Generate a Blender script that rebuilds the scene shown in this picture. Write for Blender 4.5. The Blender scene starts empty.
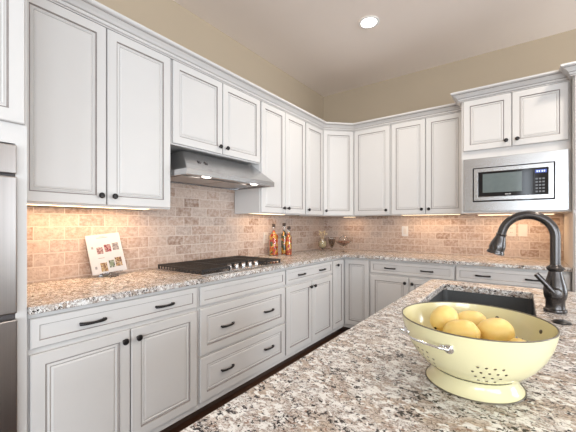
import bpy, bmesh, math, random
from mathutils import Vector, Matrix
S = bpy.context.scene
C = S.collection
R = math.radians
random.seed(7)

# ------------------------------------------------------------ camera, light, exposure
YB = 3.942                    # back wall
CAMX, CAMH = 2.263, 1.25
cam_data = bpy.data.cameras.new('camera')
cam = bpy.data.objects.new('camera', cam_data); C.objects.link(cam)
cam.location = (CAMX, 0, CAMH)
cam.rotation_euler = (R(90), 0, R(36.195))
cam_data.sensor_width = 36.0
cam_data.lens = 320.06 / 576 * 36
cam_data.shift_y = (224.39 - 216) / 576
cam_data.clip_start = 0.02
S.camera = cam
S.view_settings.view_transform = 'Standard'
S.view_settings.look = 'None'
S.view_settings.gamma = 1
S.view_settings.use_curve_mapping = False
S.view_settings.exposure = 0.35
S.cycles.use_denoising = True
S.cycles.max_bounces = 10
S.cycles.sample_clamp_indirect = 6

w = bpy.data.worlds.new('world'); S.world = w; w.use_nodes = True
w.node_tree.nodes['Background'].inputs[0].default_value = (0.80, 0.88, 1.0, 1)
w.node_tree.nodes['Background'].inputs[1].default_value = 1.0

def area(name, loc, rot, sx, sy, power, col, spread=180):
    l = bpy.data.lights.new(name, 'AREA'); l.shape = 'RECTANGLE'; l.size = sx; l.size_y = sy
    l.energy = power; l.color = col; l.spread = R(spread)
    o = bpy.data.objects.new(name, l); C.objects.link(o); o.location = loc; o.rotation_euler = rot
    return o
# daylight lamps at unseen windows behind and right of the camera, placed to suit the fill
DAY = (0.83, 0.92, 1.0)
area('daylight_rear_wide', (4.75, -4.95, 1.5), (R(90), 0, 0), 2.9, 2.3, 185, DAY)
area('daylight_rear_narrow', (2.36, -4.95, 1.6), (R(90), 0, 0), .22, 2.5, 12, DAY)  # added: narrow unseen pane that gives a streak in the microwave steel
area('daylight_right', (6.45, -2.2, 1.55), (R(90), 0, R(90)), 3.6, 2.0, 155, DAY)
area('daylight_patio', (6.45, 3.05, 1.25), (R(90), 0, R(90)), 1.4, 2.2, 90, DAY)  # added: unseen opening that brightens the left and far cabinets

# ------------------------------------------------------------ node materials
def mat(name):
    m = bpy.data.materials.new(name); m.use_nodes = True
    nt = m.node_tree; b = nt.nodes['Principled BSDF']
    return m, nt, b
def N(nt, t, **kw):
    n = nt.nodes.new(t)
    for k, v in kw.items():
        if k.startswith('i_'): n.inputs[k[2:].replace('_', ' ')].default_value = v
        else: setattr(n, k, v)
    return n
def ramp(nt, fac, stops, interp='LINEAR'):
    r = nt.nodes.new('ShaderNodeValToRGB'); r.color_ramp.interpolation = interp
    el = r.color_ramp.elements
    while len(el) > 1: el.remove(el[-1])
    for i, (p, c) in enumerate(stops):
        e = el[0] if i == 0 else el.new(p)
        e.position = p; e.color = (*c, 1) if len(c) == 3 else c
    nt.links.new(fac, r.inputs[0]); return r.outputs[0]
def mix(nt, fac, a, b, mode='MIX'):
    m = nt.nodes.new('ShaderNodeMix'); m.data_type = 'RGBA'; m.blend_type = mode
    for s, v in ((m.inputs[0], fac), (m.inputs[6], a), (m.inputs[7], b)):
        if hasattr(v, 'type') and hasattr(v, 'links'): nt.links.new(v, s)
        else: s.default_value = v if isinstance(v, (int, float)) else ((*v, 1) if len(v) == 3 else v)
    return m.outputs[2]
def coords(nt, scale=(1, 1, 1), rot=(0, 0, 0), order=None):
    g = nt.nodes.new('ShaderNodeNewGeometry'); out = g.outputs['Position']
    if order:
        s = nt.nodes.new('ShaderNodeSeparateXYZ'); c = nt.nodes.new('ShaderNodeCombineXYZ')
        nt.links.new(out, s.inputs[0])
        for i, ch in enumerate(order):
            if ch is not None: nt.links.new(s.outputs[ch], c.inputs[i])
        out = c.outputs[0]
    mp = nt.nodes.new('ShaderNodeMapping'); mp.inputs['Scale'].default_value = scale; mp.inputs['Rotation'].default_value = rot
    nt.links.new(out, mp.inputs[0]); return mp.outputs[0]
def noise(nt, vec, scale, detail=3, rough=0.5, dist=0):
    n = nt.nodes.new('ShaderNodeTexNoise'); nt.links.new(vec, n.inputs['Vector'])
    n.inputs['Scale'].default_value = scale; n.inputs['Detail'].default_value = detail
    n.inputs['Roughness'].default_value = rough; n.inputs['Distortion'].default_value = dist
    return n.outputs['Fac']
def bump(nt, b, h, strength, dist=0.002):
    n = nt.nodes.new('ShaderNodeBump'); n.inputs['Strength'].default_value = strength; n.inputs['Distance'].default_value = dist
    nt.links.new(h, n.inputs['Height']); nt.links.new(n.outputs[0], b.inputs['Normal'])

def plain(name, col, rough=0.5, metal=0.0, var=0.03, scale=30, trans=0, emit=None, ior=1.45, coat=0):
    m, nt, b = mat(name)
    v = coords(nt); n = noise(nt, v, scale, 3)
    c = mix(nt, n, tuple(x * (1 - var) for x in col), tuple(min(1, x * (1 + var)) for x in col))
    nt.links.new(c, b.inputs['Base Color'])
    b.inputs['Roughness'].default_value = rough; b.inputs['Metallic'].default_value = metal
    b.inputs['Transmission Weight'].default_value = trans; b.inputs['IOR'].default_value = ior
    b.inputs['Coat Weight'].default_value = coat
    if emit:
        b.inputs['Emission Color'].default_value = (*emit[0], 1); b.inputs['Emission Strength'].default_value = emit[1]
    return m
M = {}
M['white'] = plain('cabinet_white', (0.65, 0.632, 0.615), 0.38, var=0.015, scale=8)
M['glaze'] = plain('cabinet_glaze', (0.30, 0.265, 0.25), 0.6, var=0.2)
M['crownglaze'] = plain('crown_glaze', (0.24, 0.195, 0.18), 0.6, var=0.2)
M['bronze'] = plain('dark_bronze', (0.035, 0.032, 0.032), 0.32, 0.7, var=0.2)
M['faucet'] = plain('oil_rubbed_bronze', (0.085, 0.078, 0.076), 0.27, 0.85, var=0.12, scale=60)
M['wall'] = plain('tan_paint', (0.475, 0.385, 0.28), 0.8, var=0.015, scale=3)
M['ceil'] = plain('ceiling_paint', (0.88, 0.79, 0.715), 0.85, var=0.015, scale=3)
M['iron'] = plain('cast_iron', (0.030, 0.027, 0.026), 0.55, 0.0, var=0.3, scale=200)
M['black'] = plain('black_glass', (0.012, 0.012, 0.014), 0.08, 0, var=0.1)
M['window_glass'] = plain('grey_glass', (0.14, 0.17, 0.17), 0.12, 0, var=0.1)
M['chrome'] = plain('chrome', (0.75, 0.75, 0.76), 0.12, 1.0, var=0.02)
M['plate'] = plain('plate_plastic', (0.66, 0.60, 0.54), 0.35)
M['plate_white'] = plain('white_plate', (0.68, 0.66, 0.64), 0.35)
M['slot'] = plain('slot_dark', (0.08, 0.07, 0.07), 0.5)
M['glass'] = plain('clear_glass', (0.97, 0.98, 0.98), 0.02, 0, var=0.0, trans=1)
M['acrylic'] = plain('acrylic', (0.95, 0.97, 0.98), 0.04, 0, var=0.0, trans=1)
M['cork'] = plain('cork', (0.05, 0.035, 0.03), 0.6, var=0.2)
M['sink'] = plain('sink_composite', (0.08, 0.083, 0.086), 0.42, 0, var=0.25, scale=300)
M['enamel'] = plain('yellow_enamel', (0.74, 0.69, 0.42), 0.16, 0, var=0.02, scale=12, coat=0.5)
M['enamel_rim'] = plain('rim_dark', (0.14, 0.12, 0.09), 0.35, 0.3, var=0.1)
M['toe'] = plain('toe_kick_brown', (0.06, 0.035, 0.025), 0.5, var=0.2)
M['lamp'] = plain('lamp_glow', (1, 1, 1), 0.5, emit=((1.0, 0.95, 0.88), 14))
M['strip'] = plain('strip_glow', (1, 1, 1), 0.5, emit=((1.0, 0.72, 0.42), 3))
M['hoodlamp'] = plain('hood_lamp_glow', (1, 1, 1), 0.5, emit=((1.0, 0.93, 0.85), 8))
M['trimwhite'] = plain('trim_white', (0.85, 0.84, 0.82), 0.4)
M['display'] = plain('blue_display', (0.02, 0.03, 0.12), 0.2, emit=((0.12, 0.2, 0.75), 0.35))
M['digits'] = plain('display_digits', (0.5, 0.6, 1), 0.2, emit=((0.6, 0.7, 1.0), 0.7))
M['keys'] = plain('key_grey', (0.16, 0.17, 0.19), 0.4)
M['paper'] = plain('white_card', (0.52, 0.53, 0.56), 0.35, var=0.03)
M['ink'] = plain('grey_ink', (0.25, 0.25, 0.27), 0.6)

def steel(name, order, base=(0.54, 0.54, 0.545), rough=0.27):
    m, nt, b = mat(name)
    v = coords(nt, (1.2, 1.2, 260) if order == 'h' else (260, 260, 1.2))
    n = noise(nt, v, 1.0, 3, 0.6)
    nt.links.new(ramp(nt, n, [(0.3, tuple(x * .93 for x in base)), (0.7, tuple(x * 1.05 for x in base))]), b.inputs['Base Color'])
    b.inputs['Metallic'].default_value = 1.0; b.inputs['Roughness'].default_value = rough
    bump(nt, b, n, 0.04, 0.0004)
    return m
M['steel'] = steel('brushed_steel', 'h')
M['steelv'] = steel('brushed_steel_upright', 'v', (0.47, 0.44, 0.425), 0.3)

def granite():
    m, nt, b = mat('speckled_granite')
    v = coords(nt, (1.0, 1.35, 1.2), (0, 0, R(30)))
    big = noise(nt, v, 11, 3, 0.55, 0.3)
    base = ramp(nt, big, [(0.38, (0.54, 0.45, 0.37)), (0.46, (0.66, 0.60, 0.55)), (0.54, (0.71, 0.685, 0.66)), (0.65, (0.73, 0.715, 0.70))])
    mid = noise(nt, v, 42, 5, 0.70, 0.7)
    c = mix(nt, ramp(nt, mid, [(0.50, (0, 0, 0)), (0.56, (.9,) * 3)]), base, (0.48, 0.415, 0.37))
    web = noise(nt, v, 62, 4, 0.66, 1.2)
    c = mix(nt, ramp(nt, web, [(0.455, (0,) * 3), (0.485, (.85,) * 3), (0.515, (.85,) * 3), (0.545, (0,) * 3)]), c, (0.19, 0.135, 0.105))
    pale = noise(nt, v, 47, 4, 0.6, 0.5)
    c = mix(nt, ramp(nt, pale, [(0.53, (0,) * 3), (0.57, (1,) * 3)]), c, (0.80, 0.785, 0.76))
    rust = noise(nt, v, 60, 3, 0.6, 0.4)
    c = mix(nt, ramp(nt, rust, [(0.62, (0,) * 3), (0.66, (.8,) * 3)]), c, (0.27, 0.15, 0.10))
    dark = noise(nt, v, 105, 4, 0.62, 0.9)
    lump = noise(nt, v, 20, 2, 0.5)
    ad = nt.nodes.new('ShaderNodeMath'); ad.operation = 'MULTIPLY_ADD'; ad.inputs[1].default_value = 0.35
    nt.links.new(lump, ad.inputs[0]); nt.links.new(dark, ad.inputs[2])
    c = mix(nt, ramp(nt, ad.outputs[0], [(0.745, (0,) * 3), (0.765, (1,) * 3)]), c, (0.03, 0.025, 0.025))
    nt.links.new(c, b.inputs['Base Color'])
    b.inputs['Roughness'].default_value = 0.24
    b.inputs['Specular IOR Level'].default_value = 0.4
    return m
M['granite'] = granite()

def tiles(name, order):
    m, nt, b = mat(name)
    v = coords(nt, order=order)
    wob = nt.nodes.new('ShaderNodeTexNoise'); wob.inputs['Scale'].default_value = 25; nt.links.new(v, wob.inputs['Vector'])
    s = nt.nodes.new('ShaderNodeVectorMath'); s.operation = 'SCALE'; s.inputs['Scale'].default_value = 0.006
    a = nt.nodes.new('ShaderNodeVectorMath'); nt.links.new(wob.outputs['Color'], s.inputs[0]); nt.links.new(v, a.inputs[0]); nt.links.new(s.outputs[0], a.inputs[1])
    br = nt.nodes.new('ShaderNodeTexBrick'); br.offset = 0.5; nt.links.new(a.outputs[0], br.inputs['Vector'])
    br.inputs['Scale'].default_value = 1; br.inputs['Brick Width'].default_value = 0.155; br.inputs['Row Height'].default_value = 0.0775
    br.inputs['Mortar Size'].default_value = 0.0035; br.inputs['Mortar Smooth'].default_value = 0.35
    br.inputs['Color1'].default_value = (0, 0, 0, 1); br.inputs['Color2'].default_value = (1, 1, 1, 1); br.inputs['Mortar'].default_value = (0.5, 0.5, 0.5, 1)
    tone = ramp(nt, br.outputs['Color'], [(0.0, (0.27, 0.165, 0.115)), (0.3, (0.40, 0.27, 0.205)), (0.6, (0.49, 0.365, 0.295)), (0.85, (0.43, 0.335, 0.285)), (1.0, (0.32, 0.235, 0.195))])
    n = noise(nt, v, 35, 5, 0.65)
    c = mix(nt, ramp(nt, n, [(0.38, (0.0,) * 3), (0.64, (0.7,) * 3)]), tone, (0.66, 0.55, 0.475))
    n2 = noise(nt, v, 90, 4, 0.7)
    c = mix(nt, ramp(nt, n2, [(0.53, (0,) * 3), (0.66, (0.65,) * 3)]), c, (0.30, 0.21, 0.165))
    c = mix(nt, br.outputs['Fac'], c, (0.62, 0.53, 0.46))
    nt.links.new(c, b.inputs['Base Color']); b.inputs['Roughness'].default_value = 0.55
    inv = nt.nodes.new('ShaderNodeMath'); inv.operation = 'MULTIPLY_ADD'; inv.inputs[1].default_value = -1; nt.links.new(br.outputs['Fac'], inv.inputs[0])
    sm = nt.nodes.new('ShaderNodeMath'); sm.operation = 'MULTIPLY'; sm.inputs[1].default_value = 0.7; nt.links.new(n, sm.inputs[0])
    nt.links.new(sm.outputs[0], inv.inputs[2])
    bump(nt, b, inv.outputs[0], 0.5, 0.003)
    return m
M['tile_left'] = tiles('travertine_left', (1, 2, None))
M['tile_back'] = tiles('travertine_back', (0, 2, None))

def wood():
    m, nt, b = mat('dark_wood_floor')
    v = coords(nt, order=(1, 0, None))
    br = nt.nodes.new('ShaderNodeTexBrick'); nt.links.new(v, br.inputs['Vector']); br.inputs['Scale'].default_value = 1
    br.inputs['Brick Width'].default_value = 1.1; br.inputs['Row Height'].default_value = 0.125; br.inputs['Mortar Size'].default_value = 0.0015
    br.inputs['Color1'].default_value = (0.075, 0.032, 0.018, 1); br.inputs['Color2'].default_value = (0.12, 0.055, 0.03, 1); br.inputs['Mortar'].default_value = (0.015, 0.008, 0.006, 1)
    v2 = coords(nt, (40, 2.5, 1)); n = noise(nt, v2, 1, 4, 0.6, 0.5)
    c = mix(nt, 0.5, br.outputs['Color'], ramp(nt, n, [(0.3, (0.4,) * 3), (0.7, (1.0,) * 3)]), 'MULTIPLY')
    nt.links.new(c, b.inputs['Base Color']); b.inputs['Roughness'].default_value = 0.3
    return m
M['wood'] = wood()

def lemon_mat():
    m, nt, b = mat('lemon_skin')
    v = coords(nt); n = noise(nt, v, 25, 3)
    nt.links.new(ramp(nt, n, [(0.3, (0.82, 0.57, 0.17)), (0.7, (0.88, 0.69, 0.28))]), b.inputs['Base Color'])
    b.inputs['Roughness'].default_value = 0.38; b.inputs['Subsurface Weight'].default_value = 0.15
    b.inputs['Subsurface Radius'].default_value = (0.02, 0.012, 0.004); b.inputs['Subsurface Scale'].default_value = 0.5
    bump(nt, b, noise(nt, v, 420, 2), 0.25, 0.001)
    return m
M['lemon'] = lemon_mat()

def mottled(name, stops, scale=45, rough=0.2, coat=1.0):
    m, nt, b = mat(name)
    v = coords(nt)
    vo = nt.nodes.new('ShaderNodeTexVoronoi'); vo.inputs['Scale'].default_value = scale; nt.links.new(v, vo.inputs['Vector'])
    sep = nt.nodes.new('ShaderNodeSeparateColor'); nt.links.new(vo.outputs['Color'], sep.inputs[0])
    nt.links.new(ramp(nt, sep.outputs[0], stops, 'CONSTANT'), b.inputs['Base Color'])
    b.inputs['Roughness'].default_value = rough; b.inputs['Coat Weight'].default_value = coat
    return m
M['peppers'] = mottled('pickled_peppers', [(0, (0.75, 0.10, 0.02)), (0.3, (0.85, 0.40, 0.04)), (0.5, (0.90, 0.62, 0.12)), (0.68, (0.10, 0.12, 0.03)), (0.8, (0.60, 0.05, 0.02))])
M['olives'] = mottled('pickled_olives', [(0, (0.80, 0.45, 0.06)), (0.25, (0.10, 0.09, 0.03)), (0.5, (0.62, 0.12, 0.02)), (0.7, (0.75, 0.60, 0.15)), (0.85, (0.12, 0.14, 0.04))])
M['potpourri'] = mottled('brown_potpourri', [(0, (0.25, 0.08, 0.04)), (0.4, (0.42, 0.17, 0.08)), (0.7, (0.14, 0.05, 0.03))], 90, 0.4, 0.3)
M['darkfill'] = mottled('dark_filling', [(0, (0.10, 0.05, 0.03)), (0.5, (0.26, 0.12, 0.06)), (0.8, (0.05, 0.03, 0.03))], 90, 0.4, 0.3)
M['straw'] = mottled('dried_petals', [(0, (0.75, 0.60, 0.33)), (0.4, (0.85, 0.76, 0.52)), (0.7, (0.60, 0.42, 0.20))], 110, 0.6, 0)
def photo_mat(i, cols):
    return mottled('printed_picture_%d' % i, [(0, cols[0]), (0.35, cols[1]), (0.7, cols[2])], 130, 0.4, 0)

# ------------------------------------------------------------ mesh builder
class MB:
    def __init__(s): s.v = []; s.f = []; s.m = []; s.sm = []
    def add(s, vs, fs, mi=0, smooth=False):
        o = len(s.v); s.v += [tuple(v) for v in vs]
        for f in fs: s.f.append(tuple(i + o for i in f)); s.m.append(mi); s.sm.append(smooth)
    def box(s, x0, y0, z0, x1, y1, z1, mi=0):
        v = [(x, y, z) for z in (z0, z1) for y in (y0, y1) for x in (x0, x1)]
        s.add(v, [(0, 2, 3, 1), (4, 5, 7, 6), (0, 1, 5, 4), (2, 6, 7, 3), (0, 4, 6, 2), (1, 3, 7, 5)], mi); return s
    def prism(s, poly, z0, z1, mi=0):
        n = len(poly)
        v = [(x, y, z0) for x, y in poly] + [(x, y, z1) for x, y in poly]
        s.add(v, [tuple(range(n))[::-1], tuple(range(n, 2 * n))] + [(i, (i + 1) % n, n + (i + 1) % n, n + i) for i in range(n)], mi); return s
    def fbox(s, O, U, Nn, u0, u1, n0, n1, z0, z1, mi=0):   # box in a wall frame (u along, n outwards)
        v = [O + U * u + Nn * n + Vector((0, 0, z)) for z in (z0, z1) for n in (n0, n1) for u in (u0, u1)]
        s.add(v, [(0, 2, 3, 1), (4, 5, 7, 6), (0, 1, 5, 4), (2, 6, 7, 3), (0, 4, 6, 2), (1, 3, 7, 5)], mi); return s
    def panel(s, O, U, Nn, u0, u1, z0, z1, style='door'):
        if style == 'door':
            rings = [(0, 0, 0), (0, .010, 0), (0, .015, 1), (.004, .020, 0), (.0510, .020, 0), (.0545, .013, 1), (.0575, .013, 1), (.061, .0135, 0), (.067, .0165, 0), (.072, .0125, 0), (.0735, .012, 1), (.082, .0155, 0)]  # grooves are real glazing; the dark outer edge band paints shade into the gaps
        else:
            rings = [(0, 0, 0), (0, .010, 0), (0, .015, 1), (.004, .020, 0), (.0305, .020, 0), (.0335, .0135, 1), (.037, .014, 0)]  # same dark edge band, painted shade for the gaps between fronts
        vs = []
        for d, n, g in rings:
            for u, z in ((u0 + d, z0 + d), (u1 - d, z0 + d), (u1 - d, z1 - d), (u0 + d, z1 - d)):
                vs.append(O + U * u + Nn * n + Vector((0, 0, z)))
        k = len(rings)
        for r in range(1, k):
            fs = [((r - 1) * 4 + i, (r - 1) * 4 + (i + 1) % 4, r * 4 + (i + 1) % 4, r * 4 + i) for i in range(4)]
            s.add([vs[j] for f in fs for j in f], [tuple(range(q * 4, q * 4 + 4)) for q in range(4)], rings[r][2])
        s.add(vs[-4:], [(0, 1, 2, 3)], 0); s.add(vs[:4], [(3, 2, 1, 0)], 0)
        return s
    def lathe(s, prof, c=(0, 0, 0), n=32, mi=0, axis=None, closed=True, smooth=True):
        c = Vector(c)
        if axis is None: X, Y, Z = Vector((1, 0, 0)), Vector((0, 1, 0)), Vector((0, 0, 1))
        else:
            Z = Vector(axis).normalized(); X = Z.orthogonal().normalized(); Y = Z.cross(X)
        vs = []; k = len(prof)
        for r, z in prof:
            for i in range(n):
                a = 2 * math.pi * i / n
                vs.append(c + X * (max(r, 1e-5) * math.cos(a)) + Y * (max(r, 1e-5) * math.sin(a)) + Z * z)
        fs = [(j * n + i, j * n + (i + 1) % n, (j + 1) * n + (i + 1) % n, (j + 1) * n + i) for j in range(k - 1) for i in range(n)]
        if closed: fs += [tuple(range(n))[::-1], tuple(range((k - 1) * n, k * n))]
        s.add(vs, fs, mi, smooth); return s
    def tube(s, pts, r, n=14, mi=0):
        pts = [Vector(p) for p in pts]; rs = r if isinstance(r, (list, tuple)) else [r] * len(pts)
        T = [(pts[min(i + 1, len(pts) - 1)] - pts[max(i - 1, 0)]).normalized() for i in range(len(pts))]
        X = T[0].orthogonal().normalized(); vs = []
        for p, t, rr in zip(pts, T, rs):
            X = (X - t * X.dot(t)).normalized(); Y = t.cross(X)
            vs += [p + (X * math.cos(2 * math.pi * i / n) + Y * math.sin(2 * math.pi * i / n)) * rr for i in range(n)]
        k = len(pts)
        fs = [(j * n + i, j * n + (i + 1) % n, (j + 1) * n + (i + 1) % n, (j + 1) * n + i) for j in range(k - 1) for i in range(n)]
        fs += [tuple(range(n))[::-1], tuple(range((k - 1) * n, k * n))]
        s.add(vs, fs, mi, True); return s
ORG = {}
def empty(name, loc, label, cat, group=None):
    o = bpy.data.objects.new(name, None); C.objects.link(o); o.location = loc; o.empty_display_size = 0.05
    o['label'] = label; o['category'] = cat
    if group: o['group'] = group
    ORG[o] = Vector(loc); return o
def build(name, mb, mats, parent=None, origin=None, bevel=0, label=None, cat=None, group=None, kind=None, autos=False):
    me = bpy.data.meshes.new(name)
    vs = [Vector(v) for v in mb.v]
    if origin is None:
        lo = Vector([min(v[i] for v in vs) for i in range(3)]); hi = Vector([max(v[i] for v in vs) for i in range(3)])
        origin = Vector(((lo.x + hi.x) / 2, (lo.y + hi.y) / 2, lo.z))
    origin = Vector(origin)
    me.from_pydata([v - origin for v in vs], [], mb.f)
    for m_ in (mats if isinstance(mats, (list, tuple)) else [mats]): me.materials.append(m_)
    for p, mi, sm in zip(me.polygons, mb.m, mb.sm): p.material_index = mi; p.use_smooth = sm
    bm = bmesh.new(); bm.from_mesh(me); bmesh.ops.remove_doubles(bm, verts=bm.verts, dist=1e-6)
    bmesh.ops.recalc_face_normals(bm, faces=bm.faces)
    for e in bm.edges:
        if len(e.link_faces) == 2 and e.calc_face_angle(0) > 0.7: e.smooth = False
    bm.to_mesh(me); bm.free()
    o = bpy.data.objects.new(name, me); C.objects.link(o); ORG[o] = origin
    if parent is not None: o.parent = parent; o.location = origin - ORG[parent]
    else: o.location = origin
    if bevel:
        b = o.modifiers.new('bevel', 'BEVEL'); b.width = bevel; b.segments = 2; b.limit_method = 'ANGLE'; b.angle_limit = R(40)
    if label: o['label'] = label
    if cat: o['category'] = cat
    if group: o['group'] = group
    if kind: o['kind'] = kind
    return o
def V(*a): return Vector(a)
X_, Y_, Z_ = V(1, 0, 0), V(0, 1, 0), V(0, 0, 1)

# ------------------------------------------------------------ the room
CZ = 3.05; RX = 6.5; FY = -5.0
build('floor', MB().box(-.1, FY - .1, -.1, RX + .1, YB + .1, 0), M['wood'], kind='structure')
ceil_mb = MB().box(-.1, FY - .1, CZ, RX + .1, YB + .1, CZ + .1)
build('ceiling', ceil_mb, M['ceil'], kind='structure')
build('wall_left', MB().box(-.1, FY, 0, 0, YB, CZ), M['wall'], kind='structure')
build('wall_back', MB().box(-.1, YB, 0, RX + .1, YB + .1, CZ), M['wall'], kind='structure')
# right and rear walls with window openings; the narrow one and the far one are added for their lamps
def holed_wall(name, along, fixed0, fixed1, a0, a1, openings):
    mb = MB(); cur = a0
    def b(p, q, z0, z1):
        if along == 'y': mb.box(fixed0, p, z0, fixed1, q, z1)
        else: mb.box(p, fixed0, z0, q, fixed1, z1)
    for (p, q, z0, z1) in openings:
        b(cur, p, 0, CZ); b(p, q, 0, z0); b(p, q, z1, CZ); cur = q
    b(cur, a1, 0, CZ)
    return build(name, mb, M['wall'], kind='structure')
holed_wall('wall_right', 'y', RX, RX + .1, FY, YB, [(-4.05, -.35, .5, 2.6), (2.3, 3.8, .1, 2.4)])
holed_wall('wall_rear', 'x', FY - .1, FY, 0, RX, [(2.25, 2.47, .35, 2.85), (3.3, 6.2, .35, 2.65)])

# tile backsplash
bs = MB(); T = .010
bs.box(.0006, .428, .914, T, 1.285, 1.352); bs.box(.0006, 1.285, .914, T, 2.199, 1.80); bs.box(.0006, 2.199, .914, T, YB - T, 1.352)
build('tile_backsplash', bs, M['tile_left'], label='travertine brick tile backsplash on the long left wall, rising higher under the range hood', cat='backsplash')
bs = MB(); bs.box(.0006, YB - T, .914, 2.575, YB - .0006, 1.352)
build('tile_backsplash', bs, M['tile_back'], label='travertine brick tile backsplash on the far wall below the microwave', cat='backsplash')

# ------------------------------------------------------------ cabinets
def knob_mesh():
    mb = MB(); mb.lathe([(.007, 0), (.006, .010), (.008, .014), (.0155, .018), (.0165, .023), (.012, .029), (.0, .031)], n=20)
    return mb
def pull_mesh():   # bar pull along local x, outwards local z
    mb = MB(); pts = []
    for i in range(13):
        t = i / 12; pts.append((-.055 + .11 * t, 0, .010 + .018 * math.sin(math.pi * t) ** .6))
    mb.tube(pts, [.0062 + .002 * abs(1 - 2 * i / 12) for i in range(13)], 10)
    for sx in (-1, 1): mb.tube([(sx * .050, 0, 0), (sx * .050, 0, .014)], .0065, 10)
    return mb
hw_cache = {}
def hardware(kind, parent, pos, U, Nn):
    if kind not in hw_cache:
        mb = knob_mesh() if kind == 'knob' else pull_mesh()
        o = build(kind, mb, M['bronze'], None, origin=(0, 0, 0)); hw_cache[kind] = o.data
    else:
        o = bpy.data.objects.new(kind, hw_cache[kind]); C.objects.link(o)
    o.parent = parent
    Yv = Nn.cross(U)
    rot = Matrix((U, Yv, Nn)).transposed().to_4x4()
    o.matrix_local = Matrix.Translation(pos - ORG[parent]) @ rot
    return o
FR = [M['white'], M['glaze']]
def door(par, O, U, Nn, u0, u1, z0, z1, knob=None):
    mb = MB().panel(O, U, Nn, u0, u1, z0, z1)
    d = build('door', mb, FR, par)
    if knob:
        ku, kz = knob; hardware('knob', d, O + U * ku + Nn * .020 + Z_ * kz, U, Nn)
    return d
def drawer(par, O, U, Nn, u0, u1, z0, z1, pulls=(), style='drawer'):
    mb = MB().panel(O, U, Nn, u0, u1, z0, z1, style)
    d = build('drawer', mb, FR, par)
    n0 = .020 if style == 'x' else .0155
    for pu, pz in pulls: hardware('pull', d, O + U * pu + Nn * .0145 + Z_ * pz, U, Nn)
    return d
G = .009; H = .003
def base_unit(O, U, Nn, W, label, layout, pulls_u=(), group='base cabinets', D=.60):
    """O on the box face at floor level; cabinets are 61 cm deep, 88 cm high"""
    c = empty('base_cabinet', O + U * (W / 2), label, 'cabinet', group)
    b = MB(); b.fbox(O, U, Nn, .0008, W - .0008, -D, 0, .080, .880); build('body', b, M['white'], c)
    t = MB(); t.fbox(O, U, Nn, .0008, W - .0008, -D, -.07, 0, .0795); build('toe_kick', t, M['toe'], c)
    if layout == 'drawer_doors':
        drawer(c, O, U, Nn, G, W - G, .732, .858, [(u, .793) for u in pulls_u])
        mid = W / 2
        door(c, O, U, Nn, G, mid - H, .122, .708, (mid - .036, .657)); door(c, O, U, Nn, mid + H, W - G, .122, .708, (mid + .036, .657))
    elif layout == 'cooktop':
        drawer(c, O, U, Nn, G + .006, W - G, .734, .855)
        drawer(c, O, U, Nn, G + .006, W - G, .420, .716, [(u, .562) for u in pulls_u], 'door')
        drawer(c, O, U, Nn, G + .006, W - G, .122, .404, [(u, .267) for u in pulls_u], 'door')
    return c
YL = V(0, 1, 0); NL = V(1, 0, 0); XB = V(1, 0, 0); NB = V(0, -1, 0)
base_unit(V(.61, .428, 0), YL, NL, .856, 'white base cabinet with long drawer and two doors, nearest the wall oven', 'drawer_doors', (.247, .622))
base_unit(V(.61, 1.285, 0), YL, NL, .914, 'white base cabinet with two deep drawers directly under the gas cooktop', 'cooktop', (.242, .687))
base_unit(V(.61, 2.200, 0), YL, NL, .845, 'white base cabinet with one drawer and two doors, just beyond the cooktop', 'drawer_doors', (.246, .62))
# corner unit, L-shaped, two doors
c = empty('base_cabinet', (.3, 3.64, 0), 'white corner base cabinet with two doors meeting at the inside corner', 'cabinet', 'base cabinets')
L = [(.012, 3.046), (.61, 3.046), (.61, 3.332), (.929, 3.332), (.929, YB - .012), (.012, YB - .012)]
build('body', MB().prism(L, .080, .880), M['white'], c)
L2 = [(.02, 3.05), (.54, 3.05), (.54, 3.402), (.925, 3.402), (.925, YB - .015), (.02, YB - .015)]
build('toe_kick', MB().prism(L2, 0, .0795), M['toe'], c)
door(c, V(.61, 3.046, 0), YL, NL, .006, .262, .122, .858, (.090, .807))
door(c, V(.61, 3.332, 0), XB, NB, .026, .312, .122, .858)
base_unit(V(.930, 3.332, 0), XB, NB, .828, 'white base cabinet on the far wall with one drawer above two doors', 'drawer_doors', (.224, .585))
base_unit(V(1.759, 3.332, 0), XB, NB, .815, 'white base cabinet below the microwave, its drawer seen behind the faucet', 'drawer_doors', (.223, .582))

def upper_unit(O, U, Nn, W, z0, z1, label, ndoor, D=.33, knob_side='r', kz=.052, dz0=.008, dz1=2.372, group='wall cabinets', G0=G, G1=G):
    c = empty('wall_cabinet', O + U * (W / 2) + Z_ * z0, label, 'cabinet', group)
    b = MB(); b.fbox(O, U, Nn, .0008, W - .0008, -D + .012, 0, z0 + .012, z1)
    b.fbox(O, U, Nn, .0008, W - .0008, -.02, 0, z0, z0 + .012); b.fbox(O, U, Nn, .0008, .02, -D + .012, -.02, z0, z0 + .012); b.fbox(O, U, Nn, W - .02, W - .0008, -D + .012, -.02, z0, z0 + .012)
    build('body', b, M['white'], c)
    zd = z0 + dz0
    if ndoor == 2:
        mid = W / 2
        door(c, O, U, Nn, G0, mid - H, zd, dz1, (mid - .036, zd + kz)); door(c, O, U, Nn, mid + H, W - G1, zd, dz1, (mid + .036, zd + kz))
    else:
        door(c, O, U, Nn, G0, W - G1, zd, dz1, ((W - G1 - .036) if knob_side == 'r' else G0 + .036, zd + kz))
    return c
ZU, ZT = 1.352, 2.388
upper_unit(V(.33, .446, 0), YL, NL, .838, ZU, ZT, 'tall white two-door wall cabinet nearest the wall oven, left of the range hood', 2)
upper_unit(V(.33, 1.285, 0), YL, NL, .914, 1.798, ZT, 'short white two-door wall cabinet directly above the range hood', 2)
upper_unit(V(.33, 2.200, 0), YL, NL, .745, ZU, ZT, 'white two-door wall cabinet just right of the range hood', 2)
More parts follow.
